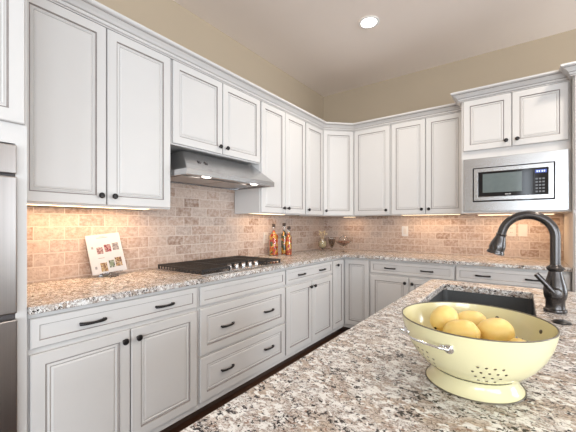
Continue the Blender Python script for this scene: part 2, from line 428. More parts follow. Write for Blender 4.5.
upper_unit(V(.33, 2.946, 0), YL, NL, .386, ZU, ZT, 'narrow white one-door wall cabinet on the left wall beside the corner cabinet', 1, knob_side='l')
# diagonal corner
cc = empty('wall_cabinet', (.3, 3.64, ZU), 'white diagonal corner wall cabinet with a single door', 'cabinet', 'wall cabinets')
pent = [(.012, 3.333), (.33, 3.333), (.609, 3.612), (.609, YB - .012), (.012, YB - .012)]
build('body', MB().prism(pent, ZU, ZT), M['white'], cc)
q = math.sqrt(.5)
door(cc, V(.33, 3.333, 0), V(q, q, 0), V(q, -q, 0), .010, .385, ZU + .008, 2.372, (.042, 1.412))
upper_unit(V(.610, 3.612, 0), XB, NB, .454, ZU, ZT, 'white one-door wall cabinet on the far wall beside the corner cabinet', 1, G0=.014)
upper_unit(V(1.065, 3.612, 0), XB, NB, .745, ZU, ZT, 'white two-door wall cabinet on the far wall beside the microwave cabinet', 2)

# microwave cabinet: an open niche holding the microwave
mc = empty('wall_cabinet', (2.19, 3.64, 1.362), 'deep white wall cabinet with two small doors above the built-in microwave', 'cabinet', 'wall cabinets')
b = MB(); x0, x1, yf = 1.811, 2.574, 3.332
b.box(x0, yf, 1.352, x0 + .02, YB - .012, ZT); b.box(x1 - .02, yf, 1.352, x1, YB - .012, ZT)
b.box(x0 + .02, yf, 1.842, x1 - .02, YB - .012, ZT); b.box(x0 + .02, yf, 1.352, x1 - .02, YB - .012, 1.372)
b.box(x0 + .02, YB - .03, 1.372, x1 - .02, YB - .012, 1.842)
build('body', b, M['white'], mc)
OM = V(x0, yf, 0)
door(mc, OM, XB, NB, .018, .377, 1.915, 2.372, (.377 - .036, 1.967)); door(mc, OM, XB, NB, .383, .745, 1.915, 2.372, (.383 + .036, 1.969))

# tall pantry on the right
pc = empty('tall_cabinet', (2.95, 3.6, 0), 'tall white pantry cabinet at the right end of the far wall', 'cabinet')
b = MB(); b.box(2.576, 3.235, .095, 3.40, YB - .002, ZT); build('body', b, M['white'], pc)
b = MB(); b.box(2.58, 3.305, 0, 3.40, YB - .002, .0945); build('toe_kick', b, M['toe'], pc)
OP = V(2.576, 3.235, 0)
for (a, bb, k) in ((.006, .409, .373), (.415, .818, .451)):
    door(pc, OP, XB, NB, a, bb, 1.36, 2.372, (k, 1.412)); door(pc, OP, XB, NB, a, bb, .122, 1.34, (k, 1.29))

# tall oven cabinet on the left
XO = .630
oc = empty('tall_cabinet', (.33, .02, 0), 'tall white cabinet at the left edge that surrounds the stainless oven', 'cabinet')
b = MB(); ya, yb = -.385, .4255
b.box(.002, ya, .095, XO, ya + .037, ZT); b.box(.002, yb - .037, .095, XO, yb, ZT)
b.box(.002, ya + .037, 1.572, XO, yb - .037, ZT); b.box(.002, ya + .037, .095, XO, yb - .037, .30); b.box(.002, ya + .037, .30, .03, yb - .037, 1.572)
build('body', b, M['white'], oc)
build('toe_kick', MB().box(.002, ya, 0, XO - .07, yb, .0945), M['toe'], oc)
OO = V(XO, ya, 0)
door(oc, OO, YL, NL, .006, .402, 1.652, 2.372, (.366, 1.70)); door(oc, OO, YL, NL, .408, .800, 1.652, 2.372, (.444, 1.70))
drawer(oc, OO, YL, NL, .006, .800, .122, .288, [(.40, .2)])

# wall oven
wo = empty('wall_oven', (.33, .02, .30), 'stainless steel double wall oven at the left edge of the picture', 'oven')
oy0, oy1 = ya + .038, yb - .038
build('body', MB().box(.04, oy0 + .002, .302, XO + .002, oy1 - .002, 1.558), M['slot'], wo)
build('control_panel', MB().box(XO + .003, oy0, 1.449, XO + .024, oy1, 1.563), M['steelv'], wo, bevel=.004)
for z0, z1 in ((.900, 1.438), (.310, .878)):
    d = build('oven_door', MB().box(XO + .003, oy0, z0, XO + .034, oy1, z1), M['steelv'], wo, bevel=.006)
    build('window', MB().box(XO + .0335, oy0 + .12, z0 + .12, XO + .0365, oy1 - .12, z1 - .14), M['black'], d, bevel=.001)
    hb = MB(); yy0, yy1 = oy0 + .09, oy1 - .09; zz = z1 - .06
    hb.tube([(XO + .07, yy0, zz), (XO + .07, yy1, zz)], .011)
    for yy in (yy0 + .03, yy1 - .03): hb.tube([(XO + .03, yy, zz), (XO + .07, yy, zz)], .008)
    build('handle', hb, M['chrome'], d)

# crown moulding: swept profile with mitred corners
def crown(path, label, zbase=2.374, skew=0):
    prof = [(0, 0, 0), (.017, 0, 0), (.017, .006, 0), (.013, .009, 1), (.021, .011, 0), (.026, .020, 0), (.026, .024, 0), (.022, .028, 1), (.030, .031, 0), (.043, .044, 0), (.056, .053, 0), (.060, .055, 0), (.057, .059, 1), (.070, .062, 0), (.076, .068, 0), (.077, .080, 0), (0, .080, 0)]
    P = [Vector((x, y)) for x, y in path]; n = len(P)
    dirs = [(P[i + 1] - P[i]).normalized() for i in range(n - 1)]
    nor = [Vector((d.y, -d.x)) for d in dirs]
    off = []
    for i in range(n):
        if i == 0: off.append(nor[0])
        elif i == n - 1: off.append(nor[-1])
        else:
            b_ = (nor[i - 1] + nor[i]).normalized(); off.append(b_ / b_.dot(nor[i]))
    mb = MB(); K = len(prof)
    vs = [(P[i].x + off[i].x * p, P[i].y + off[i].y * p, zbase + z) for i in range(n) for p, z, _ in prof]
    if skew:      # the end is coped against the next moulding
        for k in range(K): vs[(n - 1) * K + k] = (vs[(n - 1) * K + k][0] - prof[k][0] - .0012,) + vs[(n - 1) * K + k][1:]
    for i in range(n - 1):
        for k in range(K - 1):
            mb.add([vs[i * K + k], vs[(i + 1) * K + k], vs[(i + 1) * K + k + 1], vs[i * K + k + 1]], [(0, 1, 2, 3)], prof[k + 1][2])
    mb.add(vs[:K], [tuple(range(K))]); mb.add(vs[-K:], [tuple(range(K))[::-1]])
    return build('crown_moulding', mb, [M['white'], M['crownglaze']], label=label, cat='crown moulding', group='crown mouldings along the cabinet tops')
e = .003
crown([(.33 + e, .4485), (.33 + e, 3.333 - .001), (.609 + .001, 3.612 - e), (1.811 - e, 3.612 - e), (1.811 - e, 3.332 - e), (2.576 - e, 3.332 - e), (2.576 - e, 3.235 - e), (3.40, 3.235 - e)],
      'long white crown moulding over all wall cabinets, turning through the corner and stepping around the microwave cabinet')
crown([(XO + e, ya), (XO + e, yb)], 'white crown moulding above the oven cabinet at the left edge')

# ------------------------------------------------------------ countertops
def arc(cx, cy, r, a0, a1, n=8): return [(cx + r * math.cos(R(a0 + (a1 - a0) * i / n)), cy + r * math.sin(R(a0 + (a1 - a0) * i / n))) for i in range(n + 1)]
rc = .05
poly = [(.012, .428), (.655, .428)] + arc(.655 + rc, 3.287 - rc, rc, 180, 90) + [(2.575, 3.287), (2.575, YB - .012), (.012, YB - .012)]
build('countertop', MB().prism(poly, .8815, .914), M['granite'], label='L-shaped speckled granite countertop running along the left and far walls', cat='countertop', bevel=.004)

# island
IX0, IX1, IY0, IY1 = 1.812, 2.95, .12, 2.125
SX0, SX1, SY0, SY1 = 1.902, 2.305, 1.24, 1.985
def rrect(x0, y0, x1, y1, r, n=8):
    return arc(x1 - r, y1 - r, r, 0, 90, n) + arc(x0 + r, y1 - r, r, 90, 180, n) + arc(x0 + r, y0 + r, r, 180, 270, n) + arc(x1 - r, y0 + r, r, 270, 360, n)
def ring_slab(outer, inner, z0, z1):
    mb = MB(); n = len(outer)
    vs = [(x, y, z) for loop in (outer, inner) for z in (z0, z1) for x, y in loop]
    o0, o1, i0, i1 = 0, n, 2 * n, 3 * n; fs = []
    for i in range(n):
        j = (i + 1) % n
        fs += [(o0 + i, o0 + j, o1 + j, o1 + i), (i0 + j, i0 + i, i1 + i, i1 + j), (o1 + i, o1 + j, i1 + j, i1 + i), (o0 + j, o0 + i, i0 + i, i0 + j)]
    mb.add(vs, fs); return mb
outer = rrect(IX0, IY0, IX1, IY1, .045); inner = rrect(SX0, SY0, SX1, SY1, .022)
isl = MB(); cf = .003; nO = len(outer)
lps = [(outer, .882), (outer, .914 - cf), (rrect(IX0 + cf, IY0 + cf, IX1 - cf, IY1 - cf, .045 - cf), .914), (rrect(SX0 - cf, SY0 - cf, SX1 + cf, SY1 + cf, .022 + cf), .914), (inner, .914 - cf), (inner, .882)]
isl.add([(x, y, z) for lp, z in lps for x, y in lp], [(q1 * nO + i, q1 * nO + (i + 1) % nO, ((q1 + 1) % 6) * nO + (i + 1) % nO, ((q1 + 1) % 6) * nO + i) for q1 in range(6) for i in range(nO)])
build('island_countertop', isl, M['granite'], label='speckled granite island top in the foreground with a cut-out for the sink', cat='countertop')
ic = empty('kitchen_island', (2.38, 1.12, 0), 'white kitchen island base under the foreground granite top', 'island')
b = MB(); a0, a1, b0_, b1_ = IX0 + .03, IX1 - .03, IY0 + .03, IY1 - .03
b.box(a0, b0_, .095, a0 + .02, b1_, .881); b.box(a1 - .02, b0_, .095, a1, b1_, .881)
b.box(a0 + .02, b0_, .095, a1 - .02, b0_ + .02, .881); b.box(a0 + .02, b1_ - .02, .095, a1 - .02, b1_, .881); b.box(a0 + .02, b0_ + .02, .095, a1 - .02, b1_ - .02, .115)
build('body', b, M['white'], ic)
build('toe_kick', MB().box(a0 + .06, b0_ + .06, 0, a1 - .06, b1_ - .06, .0945), M['toe'], ic)
OI = V(a0, b1_, 0); W3 = (b1_ - b0_) / 4
for i in range(4): door(ic, OI, V(0, -1, 0), V(-1, 0, 0), i * W3 + .006, (i + 1) * W3 - .006, .122, .858)

# sink
inn = rrect(SX0 - .004, SY0 - .004, SX1 + .004, SY1 + .004, .026); out = rrect(SX0 - .022, SY0 - .022, SX1 + .022, SY1 + .022, .04)
low = rrect(SX0 + .004, SY0 + .004, SX1 - .004, SY1 - .004, .04)
mb = MB(); n = len(inn)
loops = [(out, .8812), (inn, .8812), (low, .690), ([(x * .0 + (SX0 + SX1) / 2 + (x - (SX0 + SX1) / 2) * .9, (SY0 + SY1) / 2 + (y - (SY0 + SY1) / 2) * .94) for x, y in low], .672)]
for li in range(len(loops) - 1):
    A_, za = loops[li]; B_, zb = loops[li + 1]
    for i in range(n):
        j = (i + 1) % n; mb.add([(*A_[i], za), (*A_[j], za), (*B_[j], zb), (*B_[i], zb)], [(0, 1, 2, 3)])
mb.add([(x, y, .672) for x, y in loops[-1][0]], [tuple(range(n))])
for i in range(n):
    j = (i + 1) % n; mb.add([(*out[i], .8812), (*out[j], .8812), (*out[j], .66), (*out[i], .66)], [(0, 1, 2, 3)])
mb.add([(x, y, .66) for x, y in out], [tuple(range(n))])
sk = empty('sink', ((SX0 + SX1) / 2, (SY0 + SY1) / 2, .66), 'dark grey undermount sink set into the island granite', 'sink')
build('basin', mb, M['sink'], sk)
build('drain', MB().lathe([(.045, 0), (.045, .003), (.035, .004), (.02, .002), (.0, .002)], (2.10, 1.62, .6725)), M['chrome'], sk)

# ------------------------------------------------------------ faucet
FX, FYc, FZ = 2.366, 1.605, .9145
fa = empty('faucet', (FX, FYc, FZ), 'dark bronze gooseneck kitchen faucet rising beside the sink', 'faucet')
fb = MB().lathe([(.036, 0), (.037, .004), (.036, .010), (.031, .013), (.030, .02), (.030, .045), (.034, .052), (.037, .068), (.038, .082), (.035, .10), (.028, .125), (.023, .145), (.021, .155), (.026, .160), (.029, .166), (.027, .171), (.020, .176), (.017, .18)], (FX, FYc, FZ), 36)
build('body', fb, M['faucet'], fa)
Rr = .086; zc = 1.304 - .0165 - Rr
pts = [(FX, FYc, FZ + .172), (FX, FYc, (FZ + .172 + zc) / 2), (FX, FYc, zc)]
for i in range(1, 26):
    a = R(i * 168 / 25); pts.append((FX - Rr + Rr * math.cos(a), FYc, zc + Rr * math.sin(a)))
tip = Vector(pts[-1]); tdir = (Vector(pts[-1]) - Vector(pts[-2])).normalized()
pts.append(tuple(tip + tdir * .012))
build('spout', MB().tube(pts, .0165, 20), M['faucet'], fa)
p0 = tip + tdir * .008
build('spray_head', MB().lathe([(.0180, 0), (.0205, .003), (.0180, .007), (.0185, .014), (.0235, .030), (.0285, .048), (.0300, .060), (.0285, .070), (.0285, .074), (.0325, .081), (.0325, .086), (.029, .088), (.0, .084)], p0, 30, axis=tdir), M['faucet'], fa)
# lever
piv = V(FX - .0, FYc, FZ + .075)
ld = V(-.72, -.62, 1.18).normalized()
lv = MB().lathe([(.016, -.030), (.021, -.02), (.021, .012), (.016, .020), (.0, .022)], piv + V(0, -.030, 0), 20, axis=(0, -1, 0))
s0 = piv + V(0, -.042, -.004)
lv.tube([s0, s0 + V(-.020, -.004, .024), s0 + V(-.040, -.007, .050), s0 + V(-.060, -.009, .074)], [.008, .0085, .0095, .0095], 14)
build('lever', lv, M['faucet'], fa)
build('hole_cover', MB().lathe([(.026, 0), (.026, .003), (.022, .006), (.0, .0065)], (2.372, 1.43, .9145), 28), M['bronze'], label='small black round hole cover on the granite in front of the faucet', cat='hole cover')

# ------------------------------------------------------------ colander and lemons
CX, CY, CZ0 = 2.177, .788, .9145
prof_o = [(.1435, .134), (.1418, .122), (.1375, .104), (.129, .083), (.116, .062), (.100, .044), (.080, .031), (.058, .023), (.03, .020), (.0, .019)]
prof_i = [(.0, .022), (.03, .023), (.057, .026), (.0785, .034), (.0975, .0465), (.1133, .064), (.1262, .0845), (.1346, .105), (.1388, .122), (.1405, .134)]
bowl = MB().lathe(prof_o + prof_i, (CX, CY, CZ0), 72, closed=False)
co = empty('colander', (CX, CY, CZ0), 'pale yellow enamel colander holding lemons on the island', 'colander')
bo = build('bowl', bowl, M['enamel'], co)
cut = MB()
def surf(rr):   # outer z for radius
    for (r0, z0), (r1, z1) in zip(prof_o, prof_o[1:]):
        if r1 <= rr <= r0: t = (rr - r1) / (r0 - r1); return z1 + (z0 - z1) * t
    return .03
def cutter(az, rr):
    z = surf(rr); c0 = V(CX + rr * math.cos(az), CY + rr * math.sin(az), CZ0 + z)
    inward = (V(CX, CY, CZ0 + .11) - c0).normalized()
    X1 = inward.orthogonal().normalized(); Y1 = inward.cross(X1)
    vs = [c0 + inward * t + (X1 * math.cos(k * math.pi / 4) + Y1 * math.sin(k * math.pi / 4)) * .0026 for t in (-.010, .009) for k in range(8)]
    cut.add(vs, [tuple(range(8))[::-1], tuple(range(8, 16))] + [(k, (k + 1) % 8, 8 + (k + 1) % 8, 8 + k) for k in range(8)])
for g in range(6):
    az0 = R(289 + g * 60)
    for row, rr in enumerate((.127, .1195, .111, .102)):
        nn_ = (4, 5, 4, 3)[row]
        for i in range(nn_):
            cutter(az0 + (i - (nn_ - 1) / 2) * .0135 / rr, rr)
cutter_o = build('cutters', cut, M['enamel_rim'])  # dark colour lines the hole walls in place of the bowl's inner shade
bpy.context.view_layer.update()
md = bo.modifiers.new('holes', 'BOOLEAN'); md.operation = 'DIFFERENCE'; md.object = cutter_o; md.material_mode = 'TRANSFER'; md.solver = 'EXACT'
dg = bpy.context.evaluated_depsgraph_get()
nm = bpy.data.meshes.new_from_object(bo.evaluated_get(dg)); bo.modifiers.clear(); bo.data = nm
bpy.data.objects.remove(cutter_o, do_unlink=True)
rimpts = [(.142 + .0017 * math.cos(R(a)), .1345 + .0017 * math.sin(R(a))) for a in range(0, 361, 45)]
build('rim', MB().lathe(rimpts, (CX, CY, CZ0), 72, closed=False), M['enamel_rim'], co)
fo = [(.081, .0305), (.079, .026), (.080, .020), (.084, .012), (.089, .005), (.0925, .001), (.0925, .0), (.090, .0), (.086, .006), (.079, .018), (.076, .026), (.078, .0285)]
build('foot', MB().lathe(fo, (CX, CY, CZ0), 64, closed=False), M['enamel'], co)
build('foot_edge', MB().lathe([(.0925 + .0012 * math.cos(R(a)), .0016 + .0012 * math.sin(R(a))) for a in range(0, 361, 60)], (CX, CY, CZ0), 64, closed=False), M['enamel_rim'], co)
for azc in (236, 56):
    hb = MB(); zr = .108
    def pt(a, r, z): return (CX + r * math.cos(R(a)), CY + r * math.sin(R(a)), CZ0 + z)
    P_ = [pt(azc - 24, .141, zr - .004), pt(azc - 25, .150, zr), pt(azc - 21, .158, zr + .002)] + [pt(azc + a, .160, zr + .003) for a in range(-18, 19, 4)] + [pt(azc + 21, .158, zr + .002), pt(azc + 25, .150, zr), pt(azc + 24, .141, zr - .004)]
    hb.tube(P_, .0024, 10)
    h = build('handle', hb, M['chrome'], co)
    for sg in (-1, 1):
        a = azc + sg * 24.5; c0 = V(*pt(a, .1385, zr - .002)); nr = V(math.cos(R(a)), math.sin(R(a)), -.25).normalized()
        br = MB().lathe([(.009, -.003), (.009, .0015), (.005, .004), (.0, .0045)], c0 + nr * .001, 14, axis=nr)
        tt = V(-math.sin(R(a)), math.cos(R(a)), 0)
        br.lathe([(.0055, -.003), (.0055, .001), (.003, .003), (.0, .003)], c0 - tt * sg * .012, 12, axis=nr)
        build('bracket', br, M['chrome'], h)
for sg in (-1, 1):
    a = R(52 + sg * 22); c0 = V(CX + .1365 * math.cos(a), CY + .1365 * math.sin(a), CZ0 + .110)
    build('rivet', MB().lathe([(.0045, -.001), (.0045, .001), (.003, .0025), (.0, .003)], c0, 14, axis=V(-math.cos(a), -math.sin(a), .25)), M['enamel_rim'], co)
def lemon(name, c, ax, L_, r, label, scar=False):
    c = (c[0] + .005, c[1], c[2] + (.009 if c[2] > 1.005 else .003)); L_ *= 1.03; r *= 1.03
    pr = []
    k = 18
    for i in range(k + 1):
        t = i / k; x = -1 + 2 * t
        rad = r * max(0, 1 - abs(x) ** 2.3) ** .55
        z = x * L_ / 2
        if x > .80: rad = r * (.46 - (x - .8) * .9) if x < .999 else 0; rad = max(rad, 0)
        if x < -.88: rad = r * max(0, (x + 1) / .12) ** .5 * .42
        pr.append((rad, z))
    mb = MB().lathe(pr, c, 26, axis=ax)
    o = build('lemon', mb, M['lemon'], label=label, cat='lemon', group='lemons in the colander')
    sub = o.modifiers.new('smooth', 'SUBSURF'); sub.levels = 1; sub.render_levels = 1
    if scar:
        d_ = V(*ax).normalized(); cc_ = V(*c)
        build('stem_scar', MB().lathe([(.0030, -.003), (.0030, .0006), (.0, .001)], cc_ + d_ * (L_ / 2), 10, axis=d_), M['bronze'], o)
    return o
lem = [((2.112, .812, 1.022), (-.35, -.75, -.45), .068, .0275, 'leftmost large lemon, the tallest one above the rim', True),
       ((2.212, .800, 1.014), (-.80, -.50, -.25), .073, .0285, 'rightmost large lemon lying with its tip to the left', True),
       ((2.163, .850, 1.012), (1, .2, .1), .070, .028, 'lemon at the back centre, partly behind the other lemons'),
       ((2.155, .755, 1.012), (1, .3, .2), .072, .0285, 'front centre lemon nearest the rim, between the two big ones'),
       ((2.135, .850, .982), (1, .4, 0), .062, .024, 'lemon low in the bowl behind the leftmost lemon'),
       ((2.098, .760, .985), (.3, 1, .1), .058, .024, 'lemon low at the left side, only its top showing'),
       ((2.203, .736, .993), (1, .5, 0), .060, .024, 'lemon low at the front right, only its top showing'),
       ((2.252, .786, .994), (.1, 1, 0), .058, .024, 'lemon low at the right side beneath the rightmost large lemon'),
       ((2.175, .800, .963), (.5, 1, 0), .060, .0235, 'lemon at the bottom centre of the bowl, under the others')]
for l in lem: lemon('lemon', *l)

# ------------------------------------------------------------ cooktop
ct = empty('gas_cooktop', (.345, 1.742, .9145), 'black and stainless gas cooktop set on the left countertop', 'cooktop')
build('base', MB().box(.085, 1.325, .9145, .612, 2.172, .926), M['steel'], ct, bevel=.004)
for i, (y0, y1, xf) in enumerate(((1.335, 1.585, .600), (1.590, 1.975, .455), (1.980, 2.163, .600))):
    g = MB(); zt, zb = .956, .944; w_ = .011; xb_ = .10
    g.box(xb_, y0, zb, xb_ + w_, y1, zt); g.box(xf - w_, y0, zb, xf, y1, zt); g.box(xb_, y0, zb, xf, y0 + w_, zt); g.box(xb_, y1 - w_, zb, xf, y1, zt)
    yy = y0 + .032
    while yy < y1 - .02:
        g.box(xb_, yy - .004, zb, xf, yy + .004, zt); yy += .0295
    for xx in (xb_ + (xf - xb_) * .5,): g.box(xx - .005, y0, zb, xx + .005, y1, zt)
    xx = xb_ + .006
    while xx < xf:      # comb of short feet on the outer edges
        if i != 1 or True:
            yo = y0 if i < 2 else y1 - .006
            g.box(xx, yo, .9275, xx + .010, yo + .006, zb)
        xx += .034
    for xx in (xb_, xf - w_):
        for y_ in (y0, y1 - w_): g.box(xx, y_, .9265, xx + w_, y_ + w_, zb)
    build('grate', g, M['iron'], ct, bevel=.0015)
for bx, by, br_ in ((.22, 1.47, .042), (.47, 1.47, .036), (.27, 1.75, .055), (.22, 2.03, .042), (.47, 2.03, .036)):
    build('burner', MB().lathe([(br_ + .01, 0), (br_ + .008, .004), (br_, .005), (br_, .012), (br_ - .006, .015), (.0, .016)], (bx, by, .9262), 28), M['iron'], ct)
for i in range(5):
    x_ = .545 if i % 2 == 0 else .515
    ky = 1.635 + i * .073
    k = MB().lathe([(.021, 0), (.021, .004), (.0175, .006), (.017, .024), (.015, .027), (.0, .028)], (.535, ky, .9262), 24)
    k.box(.518, ky - .004, .952, .552, ky + .004, .960)
    build('knob', k, M['steel'], ct, bevel=.001)

# ------------------------------------------------------------ range hood
rh = empty('range_hood', (.25, 1.742, 1.58), 'stainless steel under-cabinet range hood above the cooktop', 'range hood')
y0, y1 = 1.288, 2.196; xt = .25; zt = 1.793; xl = .508; zl0, zl1 = 1.580, 1.618
hm = MB()
yi = y0 + .012
A = [(.012, y0, zl0), (xl, y0, zl0), (xl, y1, zl0), (.012, y1, zl0)]
Bq = [(.012, y0, zl1), (xl, y0, zl1), (xl, y1, zl1), (.012, y1, zl1)]
Cq = [(.012, y0 + .15, zt), (xt, y0 + .15, zt), (xt, y1 - .002, zt), (.012, y1 - .002, zt)]
hm.add(A + Bq + Cq, [(0, 1, 5, 4), (1, 2, 6, 5), (2, 3, 7, 6), (3, 0, 4, 7), (4, 5, 9, 8), (5, 6, 10, 9), (6, 7, 11, 10), (7, 4, 8, 11), (8, 9, 10, 11)])
# recessed underside
t_ = .012; zz = zl0 + .014
I0 = [(.012 + t_, y0 + t_, zl0), (xl - t_, y0 + t_, zl0), (xl - t_, y1 - t_, zl0), (.012 + t_, y1 - t_, zl0)]
I1 = [(x, y, zz) for x, y, z in I0]
hm.add(A + I0 + I1, [(0, 1, 5, 4), (1, 2, 6, 5), (2, 3, 7, 6), (3, 0, 4, 7), (4, 5, 9, 8), (5, 6, 10, 9), (6, 7, 11, 10), (7, 4, 8, 11), (8, 9, 10, 11)])
build('canopy', hm, M['steel'], rh, bevel=.0012)
for k in range(2):
    f = MB(); ya_ = y0 + .06 + k * .40; f.box(.06, ya_, zz - .008, .36, ya_ + .385, zz - .0005); build('filter', f, M['steelv'], rh, bevel=.002)
for yy in (1.513, 2.02):
    xx = .43
    lampo = build('lamp', MB().lathe([(.032, 0), (.032, .004), (.0, .0045)], (xx, yy, zz - .006), 24), M['hoodlamp'], rh)
for yy in (1.475, 1.535):
    b_ = MB().lathe([(.011, 0), (.010, .006), (.0, .007)], (xl, yy, 1.640), 16, axis=(1, 0, .6))
    o = V(xl, yy, zl1); d_ = V(xt - xl, 0, zt - zl1)
    c0 = o + d_ * .42; nn_ = V(zt - zl1, 0, xl - xt).normalized()
    bb = MB().box(-.008, -.009, -.001, .022, .009, .006)
    b2 = MB(); ex = d_.normalized()
    b2.add([c0 + ex * v[0] + Y_ * v[1] + nn_ * v[2] for v in [Vector(q_) for q_ in bb.v]], bb.f)
    build('button', b2, M['slot'], rh)

# ------------------------------------------------------------ microwave
mw = empty('microwave', (2.19, 3.5, 1.3735), 'built-in stainless microwave with black door in the far wall cabinet', 'microwave')
build('housing', MB().box(1.835, 3.333, 1.373, 2.550, 3.88, 1.838), M['slot'], mw)
tx0, tx1, tz0, tz1 = 1.829, 2.556, 1.366, 1.840
fx0, fx1, fz0, fz1 = 1.905, 2.474, 1.452, 1.752
fr = ring_slab([(tx1, tz1), (tx0, tz1), (tx0, tz0), (tx1, tz0)], [(fx1, fz1), (fx0, fz1), (fx0, fz0), (fx1, fz0)], 0, 1)
m2 = MB(); m2.add([(x, 3.331 - z * .018, y) for x, y, z in fr.v], fr.f)
build('trim_kit', m2, M['steel'], mw, bevel=.002)
def ringy(x0, x1, z0, z1, wd, ya_, yb_):
    f = ring_slab([(x1, z1), (x0, z1), (x0, z0), (x1, z0)], [(x1 - wd, z1 - wd), (x0 + wd, z1 - wd), (x0 + wd, z0 + wd), (x1 - wd, z0 + wd)], 0, 1)
    m_ = MB(); m_.add([(x, ya_ + (yb_ - ya_) * z, y) for x, y, z in f.v], f.f); return m_
build('gasket', ringy(fx0 + .0005, fx1 - .0005, fz0 + .0005, fz1 - .0005, .008, 3.330, 3.302), M['black'], mw)
build('surround', ringy(fx0 + .009, fx1 - .009, fz0 + .009, fz1 - .009, .032, 3.330, 3.294), M['chrome' if False else 'steel'], mw, bevel=.001)
dx0, dx1, dz0_, dz1_ = fx0 + .0415, fx1 - .0415, fz0 + .0415, fz1 - .0415
split = dx0 + (dx1 - dx0) * .80
dd = build('door', MB().box(dx0, 3.297, dz0_, split - .001, 3.330, dz1_), M['black'], mw, bevel=.001)
build('window', MB().box(dx0 + .035, 3.2955, dz0_ + .035, dx0 + .315, 3.2972, dz1_ - .018), M['window_glass'], dd)
lg = MB()
for i, w_ in enumerate((.006, .004, .005, .003, .005, .004)): lg.box(dx0 + .20 + i * .007, 3.2962, dz0_ + .013, dx0 + .20 + i * .007 + w_, 3.2970, dz0_ + .019)
build('maker_mark', lg, M['trimwhite'], dd)
cp = build('control_panel', MB().box(split + .001, 3.297, dz0_, dx1, 3.330, dz1_), M['black'], mw, bevel=.001)
build('display', MB().box(split + .012, 3.2955, dz1_ - .042, dx1 - .010, 3.2972, dz1_ - .014), M['display'], cp)
dg_ = MB()
for i in range(4):
    xx = split + .022 + i * .014 + (.004 if i > 1 else 0)
    dg_.box(xx, 3.2947, dz1_ - .035, xx + .008, 3.2956, dz1_ - .021)
build('digits', dg_, M['digits'], cp)
for r_ in range(5):
    for c_ in range(3):
        xx = split + .015 + c_ * .022; z_ = dz0_ + .018 + r_ * .026
        build('key', MB().box(xx, 3.2955, z_, xx + .015, 3.2972, z_ + .013), M['keys'], cp)

# ------------------------------------------------------------ outlets
def outlet(cx_, cz_, label, wall='back', kind='outlet'):
    if wall == 'back': O_, U_, N_ = V(cx_, YB - T, 0), XB, NB
    else: O_, U_, N_ = V(T, cx_, 0), YL, NL
    t = empty('power_outlet', O_ + V(0, 0, cz_ - .06), label, 'outlet', 'cover plates on the tiles')
    m_ = MB(); m_.fbox(O_, U_, N_, -.037, .037, 0, .005, cz_ - .060, cz_ + .060); build('plate', m_, M['plate_white' if cx_ < 1.5 else 'plate'], t, bevel=.002)
    if kind == 'outlet':
        for dz in (-.022, .022):
            s_ = MB(); s_.fbox(O_, U_, N_, -.016, .016, .004, .0065, cz_ + dz - .014, cz_ + dz + .014); so = build('socket', s_, M['plate'], t, bevel=.001)
            sl = MB()
            for du in (-.006, .006): sl.fbox(O_, U_, N_, du - .0015, du + .0015, .006, .0068, cz_ + dz - .004, cz_ + dz + .006)
            build('slot', sl, M['slot'], so)
    else:
        s_ = MB(); s_.fbox(O_, U_, N_, -.017, .017, .004, .008, cz_ - .034, cz_ + .034); build('rocker', s_, M['plate'], t, bevel=.001)
    return t
outlet(1.128, 1.168, 'white switch plate on the far tiles below the two-door wall cabinet, left of the microwave', kind='switch')
outlet(2.175, 1.190, 'tan outlet plate framed inside the faucet arc, the left one of the pair', kind='outlet')
outlet(2.268, 1.190, 'tan switch plate inside the faucet arc, the right one of the pair', kind='switch')
outlet(2.665, 1.105, 'outlet plate on the left wall tiles just before the bottles', 'left')

# ------------------------------------------------------------ bottles
def bottle(x, y, h, w_, label, fill, rot=0):
    b0 = empty('glass_bottle', (x, y, .9145), label, 'bottle', 'decorative bottles beside the cooktop')
    def sq(hw, z, n=24):
        out_ = []
        for i in range(n):
            a = 2 * math.pi * i / n + math.pi / n
            c_, s_ = math.cos(a), math.sin(a); k = (abs(c_) ** 5 + abs(s_) ** 5) ** (-1 / 5)
            u, v_ = hw * c_ * k, hw * s_ * k
            out_.append((x + u * math.cos(rot) - v_ * math.sin(rot), y + u * math.sin(rot) + v_ * math.cos(rot), .9145 + z))
        return out_
    def rnd(r, z, n=24): return [(x + r * math.cos(2 * math.pi * i / n + math.pi / n + rot), y + r * math.sin(2 * math.pi * i / n + math.pi / n + rot), .9145 + z) for i in range(n)]
    hw = w_ / 2
    def loft(loops):
        m_ = MB(); n = 24; vs = [p for l in loops for p in l]; k = len(loops)
        m_.add(vs, [(j * n + i, j * n + (i + 1) % n, (j + 1) * n + (i + 1) % n, (j + 1) * n + i) for j in range(k - 1) for i in range(n)] + [tuple(range(n))[::-1], tuple(range((k - 1) * n, k * n))], 0, True); return m_
    bh = h * .68
    build('bottle_glass', loft([sq(hw * .95, 0), sq(hw, .004), sq(hw, bh - .01), sq(hw * .93, bh), rnd(hw * .6, bh + .018), rnd(.013, bh + .035), rnd(.0125, h - .03), rnd(.016, h - .028), rnd(.016, h - .02)]), M['glass'], b0)
    build('contents', loft([sq(hw * .88, .006), sq(hw * .92, .012), sq(hw * .92, bh - .012), sq(hw * .84, bh - .004), rnd(hw * .5, bh + .014), rnd(.009, bh + .032), rnd(.009, bh + .05)]), fill, b0)
    build('stopper', MB().lathe([(.011, h - .021), (.0165, h - .0195), (.018, h - .01), (.018, h + .012), (.015, h + .016), (.0, h + .017)], (x, y, .9145), 18), M['cork'], b0)
bottle(.105, 2.69, .325, .078, 'widest glass bottle of peppers, on the left, nearest the cooktop', M['peppers'], .2)
bottle(.150, 2.815, .335, .055, 'tall slim glass bottle with dark filling, middle of the three', M['olives'], .3)
